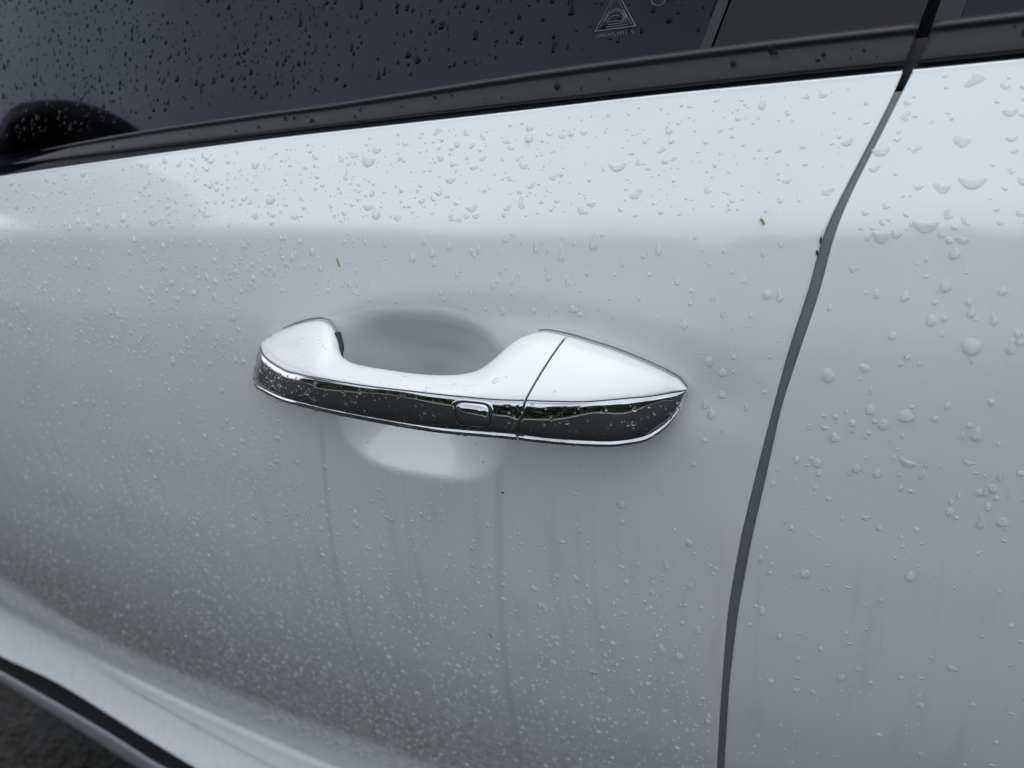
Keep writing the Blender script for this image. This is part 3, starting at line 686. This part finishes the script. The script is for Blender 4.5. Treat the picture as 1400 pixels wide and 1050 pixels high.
def below(x, z):
    if not off_handle(x, z) or z > .01: return 0
    p = pocket(x, z)
    if p > .002: return .06
    d = np.clip((-z-.02)/.13, .12, 1)
    if abs(x-(-.100-.10*(z+.04))) < .0022 or abs(x-(.012+.10*(z+.05))) < .0026: return .05
    return d*(.35+.65*(.5+.5*math.sin(x*310+4*math.sin(z*20))))
def mid(x, z):
    w = z-crease_z(x)
    if not off_handle(x, z) or w > -.002: return 0
    if pocket(x, z) > .001: return .12
    return 1
def shoulder(x, z): return 1 if on_front(x, z) and z-crease_z(x) > .003 else 0
DR = 'raindrops on the front door below the handle'
scatter(2400, (-.30, .135), (-.36, .0), skin_front, (.00068, .46, .0003, .0023), {'round': 8, 'tear': 1.6, 'run': .15, 'bean': .2}, DR, below, .35)
scatter(300, (-.13, .13), (-.27, -.07), skin_front, (.00128, .28, .0009, .0026), {'round': 4, 'tear': 4, 'run': .8}, DR, below, .2)
scatter(3200, (-.62, -.12), (-.42, .0), skin_front, (.00066, .42, .0003, .0019), {'round': 8, 'tear': 1.5, 'run': .2}, DR, lambda x, z: off_handle(x, z)*(1 if z < 0.0 else 0), .3)
scatter(1500, (-.64, -.30), (-.42, -.20), skin_front, (.00050, .25, .0003, .0010), {'round': 1}, DR, off_handle, .3)
DM = 'raindrops between the crease and the front door handle'
scatter(130, (-.10, .15), (.0, .10), skin_front, (.00080, .42, .0004, .0019), {'round': 2, 'tear': 4, 'run': 2}, DM, mid, .15)
scatter(650, (-.40, -.08), (.0, .09), skin_front, (.00070, .40, .0004, .0018), {'round': 4, 'tear': 4, 'run': .8}, DM, lambda x, z: mid(x, z)*(1 if x < -.10 else .4), .2)
DS = 'raindrops on the shoulder above the crease'
scatter(330, (-.38, .175), (.05, .145), skin_front, (.00115, .40, .0005, .0030), {'blob': 4, 'bean': 4, 'round': 1, 'tear': 1}, DS, lambda x, z: shoulder(x, z)*(.25+.75*sstep(.10, -.05, x)), 1.1)
scatter(500, (-.38, .175), (.05, .145), skin_front, (.00050, .30, .0003, .0010), {'blob': 3, 'bean': 2, 'round': 3}, DS, shoulder, 1.0)
DRR = 'raindrops on the white rear door'
def rearok(x, z): return 1 if x > gapR(z)+.003 and z < belt(x)-.003 else 0
scatter(60, (.14, .27), (.085, .145), skin, (.00100, .40, .0005, .0023), {'blob': 4, 'bean': 3, 'round': 1}, DRR, rearok, .7)
scatter(75, (.14, .27), (-.02, .09), skin, (.00105, .45, .0005, .0028), {'round': 3, 'tear': 4, 'run': 1.5, 'bean': 1}, DRR, rearok, .2)
scatter(150, (.125, .27), (-.27, .02), skin, (.00080, .42, .0004, .0019), {'round': 3, 'tear': 3, 'run': 1, 'bean': .6}, DRR, lambda x, z: rearok(x, z)*(.3+.7*sstep(-.2, 0, z)), .3)
DG = 'raindrops on the dark front window'
def glok(x, z): return 1 if z > trim_top(x)+.006 and x < .10+.29*(z-.1517)-.003 else 0
scatter(760, (-.40, -.10), (.11, .24), glass_y, (.00072, .38, .0004, .0017), {'round': 3, 'tear': 3, 'run': 1}, DG, glok, .2)
scatter(200, (-.15, .11), (.13, .21), glass_y, (.00085, .45, .0004, .0019), {'round': 2, 'tear': 4, 'run': 3}, DG, glok, .2)
DT = 'raindrops on the satin black window trim'
trim_y = lambda x, z: .0385+.0002+0*x+bend(x)+.0*z
scatter(48, (-.36, .26), (.10, .16), trim_y, (.00065, .5, .0004, .0022), {'blob': 3, 'round': 2, 'tear': 2}, DT, lambda x, z: 1 if trim_bot(x)+.002 < z < trim_top(x)-.004 and not (gapL(z)-.003 < x < gapR(z)+.003) else 0, .5)
# on the handle: white top and chrome face
def handle_frame(t, s, h=0.0, top=False):
    e = .02
    if top:
        f = lambda t_, s_: (lambda I, O, B, Nn: O+(I-O)*s_+np.array([[0, 0, .0004]])+np.array([[0, -.2, .8]])*np.linalg.norm(I-O, axis=1)[:, None]*.055*4*(s_*.8)*(1-s_*.8)*1.0)(*stations(np.array([t_])))[0]
    else: f = lambda t_, s_: face(np.array([t_]), np.array([s_]), 0.0)[0]
    p = f(t, s); a = f(min(t+e, 23.99), s)-f(t-e, s); b = f(t, max(s-e, .0))-f(t, s+e)
    if top: b = -b
    a /= np.linalg.norm(a); n = np.cross(a, b); n /= np.linalg.norm(n); 
    if n[1] > 0 and not top or (top and n[2] < 0): n = -n
    b = b-a*(a@b); b /= np.linalg.norm(b); return p, a, b, n
DC = 'raindrops clinging to the chrome handle strip'
for _ in range(300):
    t = random.choices([random.uniform(.2, 3), random.uniform(2, 10), random.uniform(10, 17), random.uniform(17.3, 23)], [3, 6, 2, 2])[0]; s = random.uniform(.10, .95)
    if TA-.9 < t < TB+.9 and s < .85: continue
    add(pick({'round': 4, 'tear': 1}), handle_frame(t, s), lognorm(.00052, .38, .00025, .0012), 1, random.gauss(0, .3), DC)
for _ in range(46):                                       # hanging from the lower lip
    t = random.choices([random.uniform(.8, 9), random.uniform(9, 17), random.uniform(17.3, 22)], [6, 3, 3])[0]
    p, a, b, n = handle_frame(t, .97); add('round', (p+np.array([0, -.0006, -.0024]), a, b, n), lognorm(.00065, .3, .0004, .0012), .8, 0, DC)
DH = 'flat raindrops on the white top of the handle'
for _ in range(260):
    t = random.choices([random.uniform(.8, 5.5), random.uniform(6, 16.6), random.uniform(17.4, 22)], [5, 2, 3])[0]; s = random.uniform(.12, .60)
    add(pick({'blob': 3, 'bean': 3, 'round': 1}), handle_frame(t, s, top=True), lognorm(.00065, .42, .0003, .0020), 1, random.uniform(0, 6), DH)

# the drops that one would point to
KEY = [
 ('round', .2083, .0491, .0036, 1.1, 0, 'largest round raindrop on the rear door, well below the crease'),
 ('bean', .1881, .0898, .0034, 1.0, 0, 'wide flat raindrop just under the crease of the rear door'),
 ('tear', .1972, .0693, .0021, 1.2, 0, 'bright teardrop hanging below the wide flat drop on the rear door'),
 ('round', .1945, .0571, .0019, 1.2, 0, 'round raindrop just above and left of the largest rear door drop'),
 ('tear', .1050, .0473, .0019, 1.2, 0, 'teardrop on the front door just above the tip of the handle end cap'),
 ('tear', .1183, .0092, .0020, 1.2, 0, 'teardrop on the front door right of the chrome end of the handle'),
 ('bean', .2007, .1042, .0034, 1.0, 0, 'heavy curved raindrop on the rear door shoulder near the right edge'),
 ('blob', .1915, .1023, .0026, 1.0, 0, 'irregular flat raindrop low on the rear door shoulder'),
 ('bean', .1705, .1141, .0026, 1.0, .2, 'wide flat raindrop beside the shut line on the rear door shoulder'),
 ('bean', .1940, .0007, .0028, .9, -.3, 'broad smeared raindrop low on the rear door beside the right edge'),
 ('blob', .0799, .0978, .0024, 1.3, .5, 'lone leaf shaped raindrop just above the crease of the front door'),
 ('tear', .0919, .0767, .0017, 1.5, 0, 'hook shaped raindrop just below the crease near the shut line'),
 ('tear', .0545, .0492, .0018, 1.1, 0, 'teardrop right above the seam of the handle'),
 ('run', .2217, -.0072, .0014, 1.2, 0, 'long thin running raindrop at the right edge of the picture'),
 ('round', .0324, -.1231, .0022, 1.1, 0, 'largest round raindrop on the front door below the handle button'),
 ('blob', .0561, -.1685, .0032, 1.2, 0, 'large merged raindrop at the bottom of the front door near the shut line'),
]
def place(mesh, p, a, b, n, sx, sy):
    o = bpy.data.objects.new('raindrop', mesh); COL.objects.link(o); h = (sx+sy)/2
    o.matrix_world = Matrix(((a[0]*sx, b[0]*sy, n[0]*h, p[0]), (a[1]*sx, b[1]*sy, n[1]*h, p[1]), (a[2]*sx, b[2]*sy, n[2]*h, p[2]), (0, 0, 0, 1))); return o
for i, (k, x, z, r, st, tn, lab) in enumerate(KEY):
    fn = skin_front if x < gapL(z) else skin; p, a, b, n = frame_at(fn, x, z); c, s = math.cos(tn), math.sin(tn)
    o = place(HM[k][i % 5], p, a*c+b*s, -a*s+b*c, n, r*.85, r*.85*st); o['label'] = lab; o['category'] = 'raindrop'; o['group'] = 'large raindrops on the car'
def px_size(d):
    v = d[1]-CAMP; return d[5]*(1.0 if d[0] == 'round' else 1.35)/(v@cf)
order = sorted(range(len(drops)), key=lambda i: -px_size(drops[i])); single = set(order[:280])
LAB = {DR: 'small bead of rain on the white front door below the handle', DM: 'raindrop on the white front door between crease and handle',
       DS: 'flat raindrop on the bright shoulder above the front door crease', DRR: 'raindrop on the white rear door right of the shut line',
       DG: 'dark raindrop on the tinted front window glass', DT: 'raindrop on the satin black trim under the windows',
       DC: 'tiny raindrop clinging to the chrome strip of the handle', DH: 'flat raindrop on the white top of the door handle'}
SIZE = lambda r: 'tiny' if r < .0009 else 'small' if r < .0014 else 'medium' if r < .0019 else 'large'
SHAPE = {'round': 'round', 'tear': 'teardrop', 'run': 'running', 'bean': 'curved', 'blob': 'flat'}
def words(k, p, r, reg):
    x, z = p[0], p[2]; w = z-float(crease_z(x)); base = SIZE(r)+' '+SHAPE[k]+' raindrop '
    hx = 'under the front foot' if x < -.08 else 'straight under the grip' if x < .0 else 'under the lock button' if x < .045 else 'under the end cap' if x < .10 else 'close to the shut line'
    if reg == DR: return base+('' if x >= -.15 else 'left of the handle ')+'on the front door '+(hx if x >= -.15 else 'low down' if z < -.15 else 'at handle height' if z > -.06 else 'half way down')+(', low down' if x >= -.15 and z < -.16 else ', half way down' if x >= -.15 and z < -.09 else '')
    if reg == DM: return base+('left of the handle' if x < -.13 else 'above the front foot' if x < -.07 else 'above the hollow' if x < .03 else 'above the end cap' if x < .11 else 'near the shut line')+(', just under the crease' if w > -.02 else ', well under the crease')
    if reg == DS: return base+'on the front door shoulder '+('at the far left' if x < -.25 else 'left of the handle' if x < -.12 else 'above the front foot' if x < -.05 else 'above the grip' if x < .04 else 'above the end cap' if x < .11 else 'near the shut line')+(', by the trim' if w > .032 else ', by the crease' if w < .014 else ', midway')
    if reg == DRR: return base+'on the rear door '+('shoulder' if w > 0 else 'just under the crease' if w > -.03 else 'at handle height' if z > -.02 else 'low down')+(' beside the shut line' if x < gapR(z)+.02 else ' near the right edge' if x > gapR(z)+.055 else ' midway to the right edge')
    if reg == DG: return base+'on the front window '+('at its left end' if x < -.25 else 'in its left half' if x < -.12 else 'above the grip' if x < .0 else 'near the etched mark')+(', low near the trim' if z < trim_top(x)+.016 else ', high up')
    if reg == DT: return base+'on the black trim '+('left of the handle' if x < -.12 else 'above the grip' if x < .04 else 'above the end cap' if x < .17 else 'of the rear door')
    if reg == DC: return base+'on the chrome strip '+('at its front end' if x < -.09 else 'left of the button' if x < .01 else 'on the end cap')
    return base+('on the white front foot of the handle' if x < -.06 else 'on the white middle of the grip' if x < .03 else 'on the white end cap')
BV, BQ, off, BM = [], [], 0, []
for i in order:
    k, p, a, b, n, sx, sy, reg, sd_ = drops[i]
    if i in single:
        o = place((HG if reg == DG else HW if reg == DT else HC if reg == DC else HM)[k][sd_], p, a, b, n, sx, sy); o['label'] = words(k, p, (sx+sy)/2, reg); o['category'] = 'raindrop'; o['group'] = reg
    else:
        V, Q = LO[k][sd_ % 4]; R = np.stack([a*sx, b*sy, n*(sx+sy)/2]); BV.append(V@R+p); BQ.append(Q+off); off += len(V); BM += [3 if reg == DG else 2 if reg == DT else 1 if reg == DC else 0]*len(Q)
fm = np_mesh(np.vstack(BV), np.vstack(BQ)); fm.materials.append(M_BEAD); fm.materials.append(M_WATER); fm.materials.append(M_WET); fm.materials.append(M_WETG)
if len(fm.polygons) == len(BM): fm.polygons.foreach_set('material_index', BM)
obj('fine_raindrops', fm, None, label='countless fine beads of rain over the doors, window and handle', cat='raindrops', kind='stuff')

# ------------------------------------------------------------ bits stuck to the paint
def debris(name, x, z, pts, w, mat, label, cat):
    p, a, b, n = frame_at(skin_front, x, z); P = [p+a*u*.001+b*v*.001+n*.0003 for u, v in pts]
    V, Q = tube(P, w, 6); o = obj(name, np_mesh(V-p, Q), mat, label=label, cat=cat); o.location = p; return o
M_STRAW = simple('dry_straw', (.24, .22, .07), .8, noise=.4, nscale=900); M_DIRT = simple('black_grit', (.01, .01, .01), .7)
debris('grass_fleck', -.0735, .0618, [(-.9, 2.2), (-.2, .8), (0, 0), (.9, -1.6)], .00040, M_STRAW, 'small tan grass fleck stuck to the door above the handle', 'debris')
debris('grass_fleck', .1322, .0892, [(-.9, 1.2), (0, .2), (.6, -.9)], .00050, M_STRAW, 'brown fleck stuck to the door by the shut line under the crease', 'debris')
debris('grass_fleck', -.0061, -.1605, [(-.5, 2.4), (0, .6), (.1, -2.2)], .00040, M_STRAW, 'thin straw coloured fleck low on the door among the beads', 'debris')
debris('grit_speck', .0156, -.0504, [(-.45, .1), (0, 0), (.4, -.15)], .00045, M_DIRT, 'single black speck of grit below the handle', 'grit')
